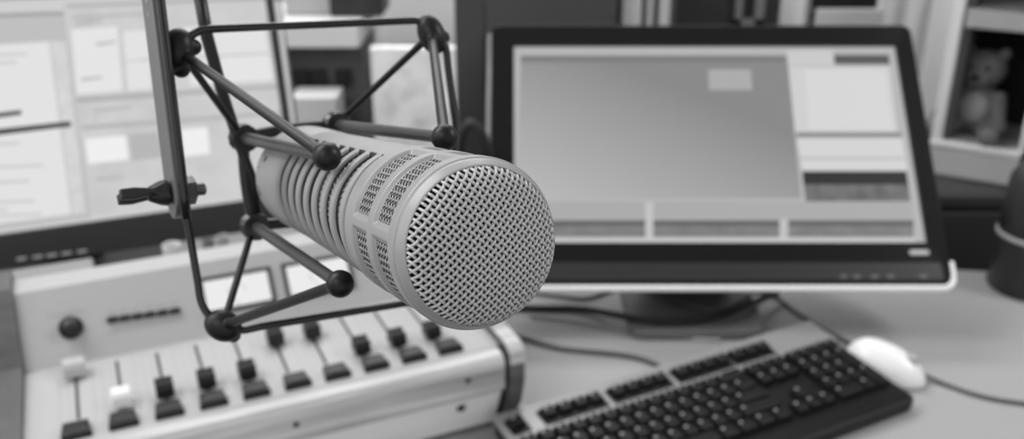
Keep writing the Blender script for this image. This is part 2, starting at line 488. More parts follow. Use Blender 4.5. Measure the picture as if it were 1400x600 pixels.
b = MB(); pad = [(-.0395, DZ - .012), (-.0385, DZ - .004), (-.034, DZ + .0005), (-.026, DZ + .002), (-.0135, DZ + .0010), (-.0135, DZ - .036), (-.034, DZ - .041), (-.0390, DZ - .037)]
b.prism(KM @ YZ, pad, X0, X1 - .004, .0015); soften(b.build('arm_rest', wood('pale_wood', .58, .82, .4, (5, 45, 90)), ct), .002)
b = MB(); b.prism(KM @ YZ, [(-.033, DZ - .041), (.01, DZ - .039), (.01, DESK + .010), (-.014, DESK + .010)], X0, X1 - .006); b.build('front_panel', mat('console_white', .96, .45), ct)
cheek = wood('dark_wood_cheek', .28, .40, .4, (12, 12, 60))
pc = [(-.042, DZ - .03), (-.040, DZ + .002), (-.028, DZ + .008), (YB - .004, DZ + .010), (YM - .004, ZT + .008), (YT + .01, ZT + .008), (YT + .02, ZT - .006), (YT + .02, DESK + .001), (-.010, DESK + .001), (-.034, DZ - .06)]
for a, c in ((X0 - .021, X0 - .0005), (X1 + .0005, X1 + .017)):
    b = MB(); b.prism(KM @ YZ, pc, a, c, .002); ek = b.build('end_cheek', cheek, ct)
    if a > 0:
        cap = [(-.041, DZ - .010), (-.040, DZ + .002), (-.028, DZ + .008), (YB - .004, DZ + .010), (YM - .004, ZT + .008), (YT + .01, ZT + .008)]
        cap2 = [(y_, z_ + .0016) for y_, z_ in cap]
        b = MB()
        for k_ in range(5): b.prism(KM @ YZ, [cap[k_], cap[k_ + 1], cap2[k_ + 1], cap2[k_]], a, c)
        b.build('pale_edging', wood('pale_wood', .58, .82, .4, (5, 45, 90)), ek)
for px, py in ((405, 580), (640, 520)):
    p = KM.inverted() @ onplane(px, py, KM @ Vector((0, -.039, 0)), KM.to_3x3() @ Vector((0, 1, 0)))
    b = MB(); m = KM @ Matrix.Translation((p.x, -.0390, max(p.z, DZ - .027))) @ Matrix.Rotation(PI / 2, 4, 'X'); b.lathe(m, [(.0001, .0008), (.0028, .0008), (.0042, -.001), (.0042, -.004)], 16); b.build('screw', mat('dark_screw', .16, .4), ct)
for px in (630,):
    p = KM.inverted() @ onplane(630, 556, KM @ Vector((0, -.028, 0)), KM.to_3x3() @ Vector((0, 1, 0)))
    b = MB(); m = KM @ Matrix.Translation((p.x, -.0285, DZ - .053)) @ Matrix.Rotation(PI / 2, 4, 'X'); b.lathe(m, [(.0001, .003), (.003, .003), (.0048, .001), (.0048, -.018)], 16); b.build('screw', mat('dark_screw', .16, .4), ct)
dark = mat('knob_black', .10, .4); slotm = mat('slot_dark', .24, .7); palek = mat('knob_white', .92, .35); greyk = mat('knob_clear_grey', .72, .3)
knobs = [(98, 505, greyk), (169, 547, palek), (229, 535, dark), (287, 523, dark), (343, 512, dark), (372, 463, dark), (419, 454, dark), (496, 479, dark), (542, 469, dark), (588, 459, dark)]
for i in range(10):
    xc = .0385 * i + .0020 - .0010 * i
    b = MB(); b.box(KM, xc - .0015, xc + .0015, .022, .114, DZ - .001, DZ + .0004); b.build('fader_slot', slotm, ct)
    b = MB()
    for s_ in (-1, 1): b.box(KM, xc + s_ * .0145 - .0002, xc + s_ * .0145 + .0002, .012, .12, DZ - .001, DZ + .0003)
    for k in range(9): b.box(KM, xc - .009, xc - .004, .026 + k * .0105, .0266 + k * .0105, DZ - .001, DZ + .0003)
    b.build('channel_marking', mat('grey_print', .62, .6), ct)
    p = KM.inverted() @ onz(knobs[i][0], knobs[i][1], DZ + .008)
    yk = min(max(p.y, .028), .108)
    prf = [(-.0095, 0), (-.0085, .009), (-.0062, .0135), (-.002, .0105), (.002, .0105), (.0062, .0135), (.0085, .009), (.0095, 0)]
    wk = .0080 if i else .0098
    b = MB(); b.prism(KM @ Matrix.Translation((xc, yk, DZ + .004)) @ YZ, prf, -wk, wk, .0008)
    kn = b.build('fader_knob', knobs[i][2], ct)
    if i == 1: tag(kn, 'white fader knob')
    if i == 0: tag(kn, 'pale grey fader knob')
    b = MB(); b.box(KM, xc - .002, xc + .002, yk - .003, yk + .003, DZ - .001, DZ + .006); b.build('stem', mat('dark_screw', .16, .4), kn)
    xb = .0385 * i
    b = MB(); b.prism(KM @ Matrix.Translation((0, 0, DZ)), [(xb - .0125, -.010), (xb + .0125, -.010), (xb + .0105, .010), (xb - .0105, .010)], -.002, .007, .0015)
    cb = b.build('channel_button', mat('button_black', .08, .35), ct)
    b = MB(); b.box(KM, xb - .008, xb + .008, -.008, -.001, DZ + .006, DZ + .0078, .0004); b.build('button_cap', mat('button_dark_grey', .14, .35), cb)
# sloping meter panel
SN = Vector((0, -(ZT - DZ), YM - YB)).normalized(); SU = Vector((0, YM - YB, ZT - DZ)).normalized()
pm = KM @ frame3(Vector((0, YB, DZ)), Vector((1, 0, 0)), SU, SN); pn = pm.to_3x3() @ Vector((0, 0, 1))


def pan(px, py): p = pm.inverted() @ onplane(px, py, pm.translation, pn); return p.x, p.y


x, y = pan(97, 448)
b = MB(); b.lathe(pm @ Matrix.Translation((x, y, 0)), [(.0115, 0), (.0115, .002), (.0085, .003), (.0075, .014), (.0001, .0145)], 28); b.build('rotary_knob', dark, ct)
b = MB()
for k in range(9): b.box(pm, x - .019 + k * .0038, x - .0163 + k * .0038, y + .0145, y + .0165, -.001, .0003)
b.build('panel_lettering', mat('grey_print', .62, .6), ct)
for k in range(6):
    x, y = pan(154 + k * 17, 437 - k * 2.35)
    b = MB(); b.box(pm, x - .0052, x + .0052, y - .0028, y + .0028, -.001, .004, .0006); b.build('selector_button', dark, ct)
    b = MB(); b.box(pm, x - .003, x + .003, y + .008, y + .0095, -.001, .0003); b.build('panel_lettering', mat('grey_print', .62, .6), ct)
x, y = pan(196, 436)
b = MB(); b.box(pm, x - .036, x + .036, y - .008, y - .0068, -.001, .0003); b.build('panel_lettering', mat('grey_print', .62, .6), ct)
for pa, pb in (((281, 388), (378, 412)), ((394, 367), (487, 396))):
    xa, ya = pan(*pa); xb, yb = pan(*pb)
    ya = .062; yb = .022; xa -= .007
    b = MB()
    for q in ((xa, xb, ya - .0042, ya), (xa, xb, yb, yb + .0042), (xa, xa + .0042, yb, ya), (xb - .0042, xb, yb, ya)): b.box(pm, *q, -.001, .003, .0006)
    mf = b.build('meter', mat('meter_frame_dark', .18, .4), ct)
    b = MB(); b.box(pm, xa + .002, xb - .002, yb + .002, ya - .002, -.001, .0012)
    fc = b.build('meter_face', glow(.96, .9), mf)
    mxc = (xa + xb) / 2
    b = MB(); b.tube([pm @ Vector((mxc + .012 * math.sin(R(t)), yb + .006 + .022 * math.cos(R(t)), .0014)) for t in range(-50, 51, 10)], .0002, 5)
    b.tube([pm @ Vector((mxc, yb + .005, .0014)), pm @ Vector((mxc - .012, yb + .024, .0014))], .0002, 5); b.build('needle_scale', mat('dark_screw', .16, .4), mf)

# ---------------------------------------------------------------- keyboard
kA = onz(672, 572, DESK + .030); kB = onz(1100, 437, DESK + .030); ky = math.atan2(kB.y - kA.y, kB.x - kA.x) - R(1.0)
KL = (kB - kA).length; u = KL / 23.35; KD = .166; TI = R(4.5)
kt = thing('computer_keyboard', 'black keyboard with silver rear strip and cord, on the desk', 'keyboard', (kA.x, kA.y, DESK), ky)
KB = Matrix.Translation((kA.x, kA.y, DESK + .030)) @ Matrix.Rotation(ky, 4, 'Z') @ Matrix.Rotation(TI, 4, 'X')   # origin back left, y towards the screen
silver = mat('keyboard_silver', .58, .35, metal=.2); kblack = mat('keyboard_black', .06, .4, spec=.3)
keym = mat('key_black', .07, .45, spec=.25); legend = mat('key_legend', .62, .4)
b = MB(); b.rbox(KB, 0, KL, -KD, 0, -.016, 0, .010, .003); b.build('case', kblack, kt)
b = MB(); b.prism(KB, [(0, -.046), (0, -.002), (.002, 0), (KL - .004, 0), (KL, -.004), (KL, -.046)], -.004, .0035, .001); b.build('rear_strip', silver, kt)
for q in ((.05, .035), (KL - .05, .035)):
    b = MB(); b.box(KB, q[0] - .015, q[0] + .015, -.02, -.008, -.0285, -.014, .001); b.build('foot', kblack, kt)
ox = .42 * u; nkeys = 0
for gx, gn in ((0, 1), (2, 4), (6.5, 4), (11, 4), (15.25, 3)):         # dark wells that the top row of keys sits in
    b = MB(); b.rbox(KB, ox + gx * u - .0022, ox + (gx + gn) * u + .0010, -.0385, -.0135, .003, .0042, .003, .0003); b.build('key_well', kblack, kt)


def key(x, y, wd, hi=1.0, lift=0.0, leg=True):
    """one key cap; x, y in key units from the back left"""
    global nkeys
    xa = ox + x * u; xb = xa + wd * u - .0012; y1 = -y; y0 = y1 - hi * u + .0012
    b = MB(); zb = .0005 + lift; zt = .0078 + lift; t = .0022
    V = [Vector(p) for p in ((xa, y0, zb), (xb, y0, zb), (xb, y1, zb), (xa, y1, zb), (xa + t, y0 + t, zt), (xb - t, y0 + t, zt), (xb - t, y1 - t * .6, zt), (xa + t, y1 - t * .6, zt))]
    bm = bmesh.new(); vv = [bm.verts.new(v) for v in V]
    for f in ((3, 2, 1, 0), (4, 5, 6, 7), (0, 1, 5, 4), (1, 2, 6, 5), (2, 3, 7, 6), (3, 0, 4, 7)): bm.faces.new([vv[i] for i in f])
    bmesh.ops.bevel(bm, geom=list(bm.edges), offset=.0008, segments=1, affect='EDGES'); b.bm(bm, KB)
    if leg: b.box(KB, xa + .0045, xa + .0045 + .0030, y1 - .0062, y1 - .0032, zt - .0005, zt + .0001, mi=1)
    nkeys += 1
    return b


fr = .0158
rows = []
r0 = [(0, 1)] + [(2 + i, 1) for i in range(4)] + [(6.5 + i, 1) for i in range(4)] + [(11 + i, 1) for i in range(4)] + [(15.25 + i, 1) for i in range(3)]
for x, wd in r0: rows.append((x, fr, wd, 1, .003, .92))
ry = fr + u * 1.48
R1 = [(i, 1) for i in range(13)] + [(13, 2)]
R2 = [(0, 1.5)] + [(1.5 + i, 1) for i in range(12)] + [(13.5, 1.5)]
R3 = [(0, 1.75)] + [(1.75 + i, 1) for i in range(11)] + [(12.75, 2.25)]
R4_ = [(0, 2.25)] + [(2.25 + i, 1) for i in range(10)] + [(12.25, 2.75)]
R5 = [(0, 1.25), (1.25, 1.25), (2.5, 1.25), (3.75, 6.25), (10, 1.25), (11.25, 1.25), (12.5, 1.25), (13.75, 1.25)]
nav = [[15.25, 16.25, 17.25], [15.25, 16.25, 17.25], [], [16.25], [15.25, 16.25, 17.25]]
nump = [[(18.5, 1), (19.5, 1), (20.5, 1), (21.5, 1)], [(18.5, 1), (19.5, 1), (20.5, 1)], [(18.5, 1), (19.5, 1), (20.5, 1)], [(18.5, 1), (19.5, 1), (20.5, 1)], [(18.5, 2), (20.5, 1)]]
for k, rr in enumerate((R1, R2, R3, R4_, R5)):
    for x, wd in rr: rows.append((x, ry + k * u, wd, 1, 0, 1))
    for x in nav[k]: rows.append((x, ry + k * u, 1, 1, 0, 1))
    for x, wd in nump[k]: rows.append((x, ry + k * u, wd, 1, 0, 1))
rows.append((21.5, ry + u, 1, 2, 0, 1)); rows.append((21.5, ry + 3 * u, 1, 2, 0, 1))
seen = sorted(rows, key=lambda q: (q[1] + .017 * 0) - q[0] * .0045)     # the left end of the front rows runs out of the frame
rest = MB()
for i, (x, y, wd, hi, lift, hs) in enumerate(seen):
    kb = key(x, y, wd, hi * hs, lift)
    if i < 98: kb.build('key', [keym, legend], kt)
    else: rest.v and None; o_ = len(rest.v); rest.v += kb.v; rest.f += [tuple(a + o_ for a in f) for f in kb.f]; rest.m += kb.m; rest.sm += kb.sm
tag(rest.build('front_keys', [keym, legend], kt), kind='stuff')

# ---------------------------------------------------------------- mouse
mA = onz(1158, 487, DESK + .01); mB_ = onz(1262, 520, DESK + .01); mdir = (mB_ - mA); ml = .094; mya = math.atan2(mdir.y, mdir.x)
mc = (mA + mB_) / 2 + Vector((.001, .003, 0)); mt2 = thing('computer_mouse', 'white rounded computer mouse beyond the right end of the keyboard', 'mouse', (mc.x, mc.y, DESK), mya)
mm = Matrix.Translation((mc.x, mc.y, DESK)) @ Matrix.Rotation(mya, 4, 'Z')
bm = bmesh.new(); bmesh.ops.create_uvsphere(bm, u_segments=36, v_segments=20, radius=1)
for v in bm.verts:
    x, y, z = v.co; sx = math.copysign(abs(x) ** .85, x); wd = .029 * (1 - .10 * x)
    v.co = Vector((sx * ml / 2, y * wd * (1 - .08 * max(0, .4 - abs(x))), .003 + (z * .036 * (1 - .25 * x) if z > 0 else z * .003)))
b = MB(); b.bm(bm, mm, 0, True); b.build('shell', mat('mouse_white', .93, .3), mt2)
b = MB(); b.lathe(mm @ Matrix.Translation((.028, 0, .029)) @ Matrix.Rotation(PI / 2, 4, 'X'), [(.004, -.0035), (.0075, -.002), (.0075, .002), (.004, .0035)], 20); b.build('scroll_wheel', mat('wheel_pale', .7, .4), mt2)

# ---------------------------------------------------------------- cords lying on the desk
cordk = mat('cord_black', .07, .5); cordg = mat('cord_grey', .34, .5); cordw = mat('cord_pale', .66, .5)


def cord(name, pts, r, m, label, z=None):
    P = []
    for p in pts:
        h = p[2] if len(p) > 2 else 0
        P.append(onz(p[0], p[1], DESK + r + .0005 + h))
    b = MB(); b.tube(spline(P, 8), r, 8); tag(b.build(name, m), label, 'cord')


cord('mouse_cord', [(1262, 512, .004), (1290, 524), (1330, 538), (1370, 547), (1440, 556)], .0024, cordg, 'grey cord running from the white mouse to the right edge of the desk')
cord('power_cord', [(640, 418), (730, 421), (790, 422), (840, 430, .006), (875, 436, .017), (905, 439, .017), (950, 437, .017), (990, 430, .017), (1025, 416, .017), (1062, 400, .010)], .0044, cordk, 'thick black cord sagging across the desk under the tilted monitor')
cord('keyboard_cord', [(640, 447), (700, 458), (760, 475), (800, 480), (850, 485), (880, 491), (900, 499)], .0030, cordg, 'dark grey cord reaching the back edge of the keyboard from behind the microphone')
cord('signal_cord', [(725, 432), (780, 438), (830, 446), (880, 452), (950, 463), (985, 465)], .0022, cordw, 'pale thin cord lying between the black cord and the keyboard')
cord('charging_cord', [(700, 398), (760, 404), (800, 408), (835, 397), (850, 388)], .0022, cordg, 'thin grey cord looping just under the bottom left of the tilted monitor')
cord('video_cord', [(905, 402, .016), (950, 418, .016), (985, 424, .016), (1010, 414, .016), (1035, 398, .012)], .0024, cordg, 'grey cord curving over the foot of the tilted monitor')
cord('extension_cord', [(1035, 396), (1060, 405), (1085, 424), (1120, 447), (1160, 468), (1178, 480)], .0028, cordg, 'grey cord slanting past the keyboard corner towards the white mouse')

# ---------------------------------------------------------------- microphone
MF = EYE + camv(-.0105, -.0076, .2898)
A_ = camv(.8964, .1408, .4203).normalized(); N_ = camv(.4381, -.1376, -.8883).normalized()
A_ = (A_ - N_ * A_.dot(N_)).normalized(); B_ = camv(-.0673, .9804, -.185); B_ = (B_ - N_ * B_.dot(N_) - A_ * B_.dot(A_)).normalized()


def mp3(x, y, s): return MF + A_ * x + B_ * y - N_ * s                 # s runs back from the front rim


def rad(s): return .0270 - .0013 * s / .21


def polar(r, a, s): return mp3(r * math.cos(R(a)), r * math.sin(R(a)), s)


mic = thing('microphone', 'grey broadcast microphone with domed woven grille, hung in the shock mount', 'microphone', MF - N_ * .1)
body = mat('microphone_grey_enamel', .63, .40, metal=.1, bump=.02, bscale=900)
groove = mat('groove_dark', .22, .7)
RIBS = (168.5, 93.0, 21.0, -49.0, -119.0)


def adiff(a, b_): return abs((a - b_ + 180) % 360 - 180)


# head collar: height field over angle and length, windows left open
b = MB(); NA = 450; ss = [i * .0005 for i in range(0, 106)]; grid = {}; vs = []; hole = []
for s in ss:
    for k in range(NA):
        a = 360 * k / NA
        rr = min(adiff(a, q) for q in RIBS) * R(1) * .027 - .0013       # metres from the rib's side
        r = rad(s); dep = 0
        if s < .0008: r -= (.0008 - s)
        if s > .0515: r -= (s - .0515) * .8
        for wa, wb in ((.0058, .0212), (.0266, .0425)):
            dep = max(dep, min(min(s - wa, wb - s) / .0008, rr / .0018, 1))
        hole.append(dep > .999); vs.append(polar(r - .0014 * dep, a, s))
fs = []
for i in range(len(ss) - 1):
    for k in range(NA):
        q = (k + 1) % NA; f = (i * NA + k, i * NA + q, (i + 1) * NA + q, (i + 1) * NA + k)
        if sum(hole[j] for j in f) < 4: fs.append(f)
b.add(vs, fs, 0, True)
rimp = [(.0262, .0008), (.0264, .0), (.0262, -.0008), (.0259, -.0014), (.0250, -.0034), (.0247, -.0039), (.0244, -.0040), (.0242, -.0036), (.0242, .003), (.0262, .003)]
vs = []; fs = []
for r, s in rimp: vs += [polar(r, 360 * k / 160, s) for k in range(160)]
for i in range(len(rimp) - 1):
    for k in range(160): q = (k + 1) % 160; fs.append((i * 160 + k, i * 160 + q, (i + 1) * 160 + q, (i + 1) * 160 + k))
b.add(vs, fs, 0, True)
b.build('head_collar', body, mic, fix=False)
# finned body with smooth bridges above and below
b = MB(); S0, S1 = .0515, .1655; PIT = .01330; NB = 300; GAP = .0082; DEEP = -.0042
ss = [(S0, -.0006)]; s_ = .0525
for k in range(9):                                                     # groove, then a thin rounded fin
    e_ = s_ + (GAP if k else .0058)
    ss += [(s_, -.0006), (s_ + .0002, -.0014), (s_ + .0003, DEEP), ((s_ + e_) / 2, DEEP), (e_ - .0003, DEEP), (e_ - .0002, -.0015), (e_ - .0001, -.0010), (e_ + .0003, -.0004), (e_ + .0010, -.0001)]
    w_ = PIT - GAP
    if k < 8: ss += [(e_ + w_ * .5, .0000), (e_ + w_ - .0010, -.0002)]
    s_ = e_ + w_
ss += [(S1, -.0004)]; vs = []; deep = []
for s, dr in ss:
    for k in range(NB):
        a = 360 * k / NB; w_ = min(adiff(a, 97), adiff(a, 277))
        t = min(max((w_ - 14) / 1.3, 0), 1)
        deep.append(max(0, -dr - .0012) * t); vs.append(polar(rad(s) - .0008 * min(1, (s - S0) / .001) + dr * t, a, s))
fs = []
for i in range(len(ss) - 1):
    for k in range(NB):
        q = (k + 1) % NB; fs.append((i * NB + k, i * NB + q, (i + 1) * NB + q, (i + 1) * NB + k))
o_ = len(b.v); b.add(vs, fs, 0, True)
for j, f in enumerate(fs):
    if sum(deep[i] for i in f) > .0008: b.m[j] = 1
b.build('finned_body', [body, groove], mic, fix=False)
# smooth tail
b = MB(); tp = [(rad(.165) - .0014, .1650), (rad(.167) - .0006, .1665), (rad(.2), .2), (rad(.21), .2085), (.0248, .2115), (.0235, .2130), (.0205, .2135), (.0205, .218), (.011, .219), (.0001, .219)]
vs = []; fs = []
for r, s in tp: vs += [polar(r, 360 * k / 120, s) for k in range(120)]
for i in range(len(tp) - 1):
    for k in range(120): q = (k + 1) % 120; fs.append((i * 120 + k, i * 120 + q, (i + 1) * 120 + q, (i + 1) * 120 + k))
b.add(vs, fs, 0, True); b.build('tail_shell', body, mic, fix=False)
for a, s, l_, w_ in ((172, .205, .0020, .0050), (188, .203, .0014, .0018), (150, .196, .0014, .0014)):
    b = MB(); r = rad(s) + .0001
    b.add([polar(r - .002 * (k // 4), a + R(1) * 0 + da / .0259 * 57.3, s + ds) for k, (da, ds) in enumerate([(-w_, -l_), (w_, -l_), (w_, l_), (-w_, l_)] * 2)],
          [(0, 1, 2, 3), (4, 5, 6, 7), (0, 1, 5, 4), (1, 2, 6, 5), (2, 3, 7, 6), (3, 0, 4, 7)]); b.build('switch_recess', mat('recess_black', .06, .8), mic)
# woven front grille
wire = mat('grille_wire', .76, .42, metal=.15); PW = .00172; WR = .00050; AM = .00042; RG = .0242; HG = .0098


def dome(r): return HG * max(1 - min(r / RG, 1) ** 2, 0) ** .46 + .0022


def wire_tube(b, P, r, n=6):
    b.tube(P, r, n, 0, False)


b = MB(); K = int(RG / PW)
for fam in (0, 1):
    for k in range(-K, K + 1):
        v = (k) * PW; L = math.sqrt(max(RG * RG - v * v, 0))
        if L < PW: continue
        n_ = int(2 * L / (PW / 8)) + 8; P = []
        for i in range(n_ + 1):
            t = -L * math.cos(PI * i / n_); r = math.hypot(t, v)
            z = dome(r) + AM * math.cos(PI * (t / PW + k)) * (1 if fam == 0 else -1)
            if fam == 0: x, y = (t - v) * .7071, (t + v) * .7071
            else: x, y = (v - t) * .7071, (v + t) * .7071
            # push the weave out along the dome's normal
            P.append(mp3(x, y, -z))
        wire_tube(b, P, WR)
b.build('front_grille', wire, mic, fix=False)
# dark foam screen inside the grille and down the body
b = MB(); vs = []; fs = []; prof = [(max((RG - .0012) * math.sin(PI / 2 * k / 20), 1e-5), -(dome(RG * math.sin(PI / 2 * k / 20)) - .0016)) for k in range(21)] + [(.0228, .003), (.0228, .055)]
for r, s in prof: vs += [polar(r, 360 * k / 60, s) for k in range(60)]
for i in range(len(prof) - 1):
    for k in range(60): q = (k + 1) % 60; fs.append((i * 60 + k, i * 60 + q, (i + 1) * 60 + q, (i + 1) * 60 + k))
b.add(vs, fs, 0, True); b.build('foam_liner', mat('liner_black', .13, .9), mic, fix=False)
# woven screen behind the collar windows and the first grooves
b = MB(); NW = 62; r0_ = .0249; step = 2 * PI * r0_ / NW
for fam in (1, -1):
    for k in range(NW):
        P = []; n_ = 370; Ls = .105
        for i in range(n_ + 1):
            s = -.001 + Ls * i / n_; a = 2 * PI * k / NW + fam * s / r0_
            ph = PI * ((s + .001) / (step / 2) + 2 * k * 0 + k * 0) + (0 if fam > 0 else PI)
            z = AM * math.cos(2 * PI * (s / step) + (0 if fam > 0 else PI) + 0)
            P.append(polar(r0_ + AM * math.cos(PI * (2 * s / step)) * fam - (.0020 if s > .050 else 0), math.degrees(a), s))
        wire_tube(b, P, .00040, 5)
b.build('side_grille', mat('shaded_grille_wire', .58, .35, metal=.5), mic, fix=False)  # wire colour darkened to paint in the shadow inside the openings

# ---------------------------------------------------------------- shock mount
sm = thing('shock_mount', 'black wire and rubber suspension cradle holding the microphone, with wing nut', 'microphone mount', at(243, 262, .41))
rub = mat('rubber_dark', .10, .42, bump=.05, bscale=400, spec=.35); rod = mat('black_enamel_rod', .12, .22, coat=.4); armm = mat('mount_arm_grey', .22, .35)
hc, hr, hb = .0571, .0227, .0228; KR = 1.087
Cn = [at(248, 72, .411), at(590, 47, .459), at(305, 445, .434), mp3(hc, -hc * KR, .1766)]
Rn = [at(332, 188, .484), at(458, 171, .503), at(347, 308, .493), mp3(hr, -hr * KR, .2347)]
Bn = [at(447, 214, .345), at(608, 188, .3646), at(465, 388, .3546), mp3(hb, -hb * KR, .0786)]
# outer frame rod with bent corners
cen = sum(Cn, Vector()) / 4
order = [0, 1, 3, 2]
K4 = Cn[3] + (Cn[3] - cen).normalized() * .004; e3 = (Cn[2] - Cn[3]).normalized(); e1 = (Cn[1] - Cn[3]).normalized()
path = [at(229, 104, .4115), at(236, 82, .411), at(248, 63, .411), at(264, 47, .412), at(280, 40.5, .414), at(300, 39, .417)]
path += [at(300 + (556 - 300) * k / 8, 39 - 10.5 * k / 8, .417 + .039 * k / 8) for k in range(1, 9)]
path += [at(572, 29, .458), at(588, 37, .459), at(600, 48, .459), at(609, 64, .4595)]
pr = at(623, 172, .466); path += [at(609, 64, .4595).lerp(pr, k / 4) for k in range(1, 5)]
path += [pr.lerp(K4 + e1 * .012, k / 5) for k in range(1, 6)] + [K4 + e1 * .004 + e3 * .0012, K4 + e1 * .0012 + e3 * .004, K4 + e3 * .012]
pl = at(356, 446.5, .439); path += [(K4 + e3 * .012).lerp(pl, k / 6) for k in range(1, 7)]
path += [at(332, 451, .437), at(306, 447, .4345), at(286, 431, .433), at(275, 412, .4315)]
pl = at(257, 307, .425); path += [at(275, 412, .4315).lerp(pl, k / 4) for k in range(1, 5)] + [pl.lerp(path[0], k / 6) for k in range(1, 7)]
path = spline(path, 4)
MB().tube(path, .0018, 12, closed=False).build('outer_frame', rod, sm, fix=False)


def remesh(o, vox, it=6):
    m = o.modifiers.new('remesh', 'REMESH'); m.mode = 'VOXEL'; m.voxel_size = vox; m.use_smooth_shade = True
    s_ = o.modifiers.new('smooth', 'SMOOTH'); s_.iterations = it; s_.factor = .5
    return o


def limb(b, p, q, r0, r1, bow=None, flare=1.7):
    pts = []; rs = []
    for k in range(25):
        t = k / 24; v = p.lerp(q, t)
        if bow: v = v + bow * math.sin(PI * t)
        pts.append(v); r = r0 * (1 - t) + r1 * t
        r *= 1 + (flare - 1) * max(0, 1 - min(t, 1 - t) * (p - q).length / .009) ** 2
        rs.append(r)
    b.tube(pts, rs, 14)


mid_c = MF - N_ * .18
for i in range(4):
    c, r_, bb = Cn[i], Rn[i], Bn[i]
    out = (c - cen).normalized(); rball = .0053 if i != 3 else .0053
    b = MB()
    lens = (.0055, .0070, .0085)
    X_ = out; Z_ = N_; Y_ = Z_.cross(X_).normalized(); X_ = Y_.cross(Z_)
    M_ = frame3(Vector(), X_, Y_, Z_)
    kx, ky_, tl = [(.0075, .0095, -14), (.0066, .0100, 22), (.0088, .0072, -25), (.0076, .0090, 0)][i]
    ca, sa = math.cos(R(tl)), math.sin(R(tl)); kax = (RT * ca + UP * sa); kay = (UP * ca - RT * sa)
    KM_ = frame3(Vector(), kax, kay, kax.cross(kay))
    b.ball(c + [RT * -.0018 + UP * .0012, Vector(), Vector(), Vector()][i], 1.0, 20, 0, KM_, (kx, ky_, .0070))
    sd = [RT * .0045 + UP * .0028, RT * .0052 - UP * .0012, RT * .004 - UP * .0045, UP * .004][i]; b.ball(c + sd + FW * .002, .0036, 14)
    sd = [-RT * .0012 - UP * .0065, RT * .0022 - UP * .0050, -RT * .0050 + UP * .0015, UP * -.004][i]; b.ball(c + sd + FW * .003, .0040, 14)
    limb(b, c, bb, .0022, .0023); limb(b, c, r_, .0018, .0018)
    b.ball(bb, rball, 18)
    remesh(b.build('elastic_band', rub, sm), .00050, 5)
    b = MB(); limb(b, bb + (r_ - bb).normalized() * .003, r_, .0024, .0031, flare=1.15)
    b.build('clamp_arm', armm, sm, fix=False)
    b = MB(); b.ball(r_, .0066, 16, 0, M_, (1.1, .9, 1.1)); limb(b, r_, r_ + N_ * .009, .0046, .0042)
    remesh(b.build('rear_joint', mat('joint_black', .13, .3), sm), .0005, 4)
# rear ring joining the four rear joints
rc = sum(Rn, Vector()) / 4; pts = []
for i in range(4):
    p, q = Rn[order[i]], Rn[order[(i + 1) % 4]]
    for k in range(8):
        t = k / 8; v = p.lerp(q, t); pts.append(v + (v - rc).normalized() * .0012 * math.sin(PI * t))
MB().tube(pts, .0030, 10, closed=True).build('rear_ring', mat('joint_black', .13, .3), sm, fix=False)
# flat yoke arm, bolt, nut and wing nut
be = R(32); bd = .41; bp0 = at(241, 262, bd); wdir = camv(-math.sin(be), 0, math.cos(be)).normalized()
updir = (at(205, -30, bd - .005) - bp0).normalized(); wdir = (wdir - updir * wdir.dot(updir)).normalized(); nd = updir.cross(wdir).normalized()
if nd.dot(RT) < 0: nd = -nd
YM_ = frame3(bp0, wdir, updir, nd); yl = .165; hw = .0092
pts = [(hw * math.cos(R(a)), hw * math.sin(R(a)) * 1.25) for a in range(180, 361, 15)] + [(hw, yl), (-hw, yl)]
MB().prism(YM_, pts, -.0026, .0006, .0004).build('yoke_arm', mat('anodised_grey_bar', .50, .35, metal=.5), sm)
b = MB(); b.tube([bp0 + updir * (t / 10 * yl - .012) - wdir * (hw + .0005) + nd * .0008 for t in range(11)], .0021, 10); b.build('yoke_edge', rod, sm)
b = MB()
for k in range(12): b.box(YM_, -.002, -.0005, .075 + k * .006, .0785 + k * .006 - (.001 if k % 3 else .002), -.0028, -.0025)
b.build('bar_lettering', mat('pale_print', .72, .4), sm)
BM_ = frame3(bp0, wdir, updir, nd)
b = MB(); b.lathe(BM_, [(.0001, -.012), (.0022, -.012), (.0024, -.011), (.0024, .0115), (.0018, .0125), (.0001, .0125)], 16)
for k in range(5): b.tube([BM_ @ Vector((.0025 * math.cos(R(a)), .0025 * math.sin(R(a)), .0085 + k * .0008)) for a in range(0, 360, 20)], .0003, 5, closed=True)
b.build('bolt', mat('zinc_bolt', .6, .3, metal=.9), sm)
b = MB(); b.prism(BM_, [(.0062 * math.cos(R(a)), .0062 * math.sin(R(a))) for a in range(30, 390, 60)], .0022, .0078, .0006); b.build('hex_nut', mat('dark_steel_nut', .34, .35, metal=.6), sm)
b = MB(); b.lathe(BM_, [(.0045, -.0028), (.0058, -.004), (.0052, -.007), (.0036, -.0105), (.0028, -.012)], 20)
wing = [(-.010, -.0012), (-.018, -.0026), (-.0235, -.0022), (-.0235, .0022), (-.018, .0026), (-.010, .0014), (-.004, .0042), (-.003, -.0042)]
wm = frame3(bp0, nd, (updir * .96 + wdir * .28).normalized(), nd.cross((updir * .96 + wdir * .28).normalized()))
b.prism(wm, [(x, y) for x, y in wing], -.005, -.0015, .0006); b.prism(wm, [(x, y) for x, y in wing], .0015, .005, .0006)
remesh(b.build('wing_nut', mat('black_cast_knob', .14, .4), sm), .0005, 4)
# second arm of the yoke, reaching the rear ring
b = MB(); b.tube([at(267, -40, .455), at(283, 50, .462), at(305, 130, .472), at(330, 205, .482), at(346, 248, .490), at(352, 300, .494)], [.0031, .0031, .0029, .0026, .0026, .0026], 12)
b.build('yoke_strut', mat('joint_black', .13, .3), sm, fix=False)

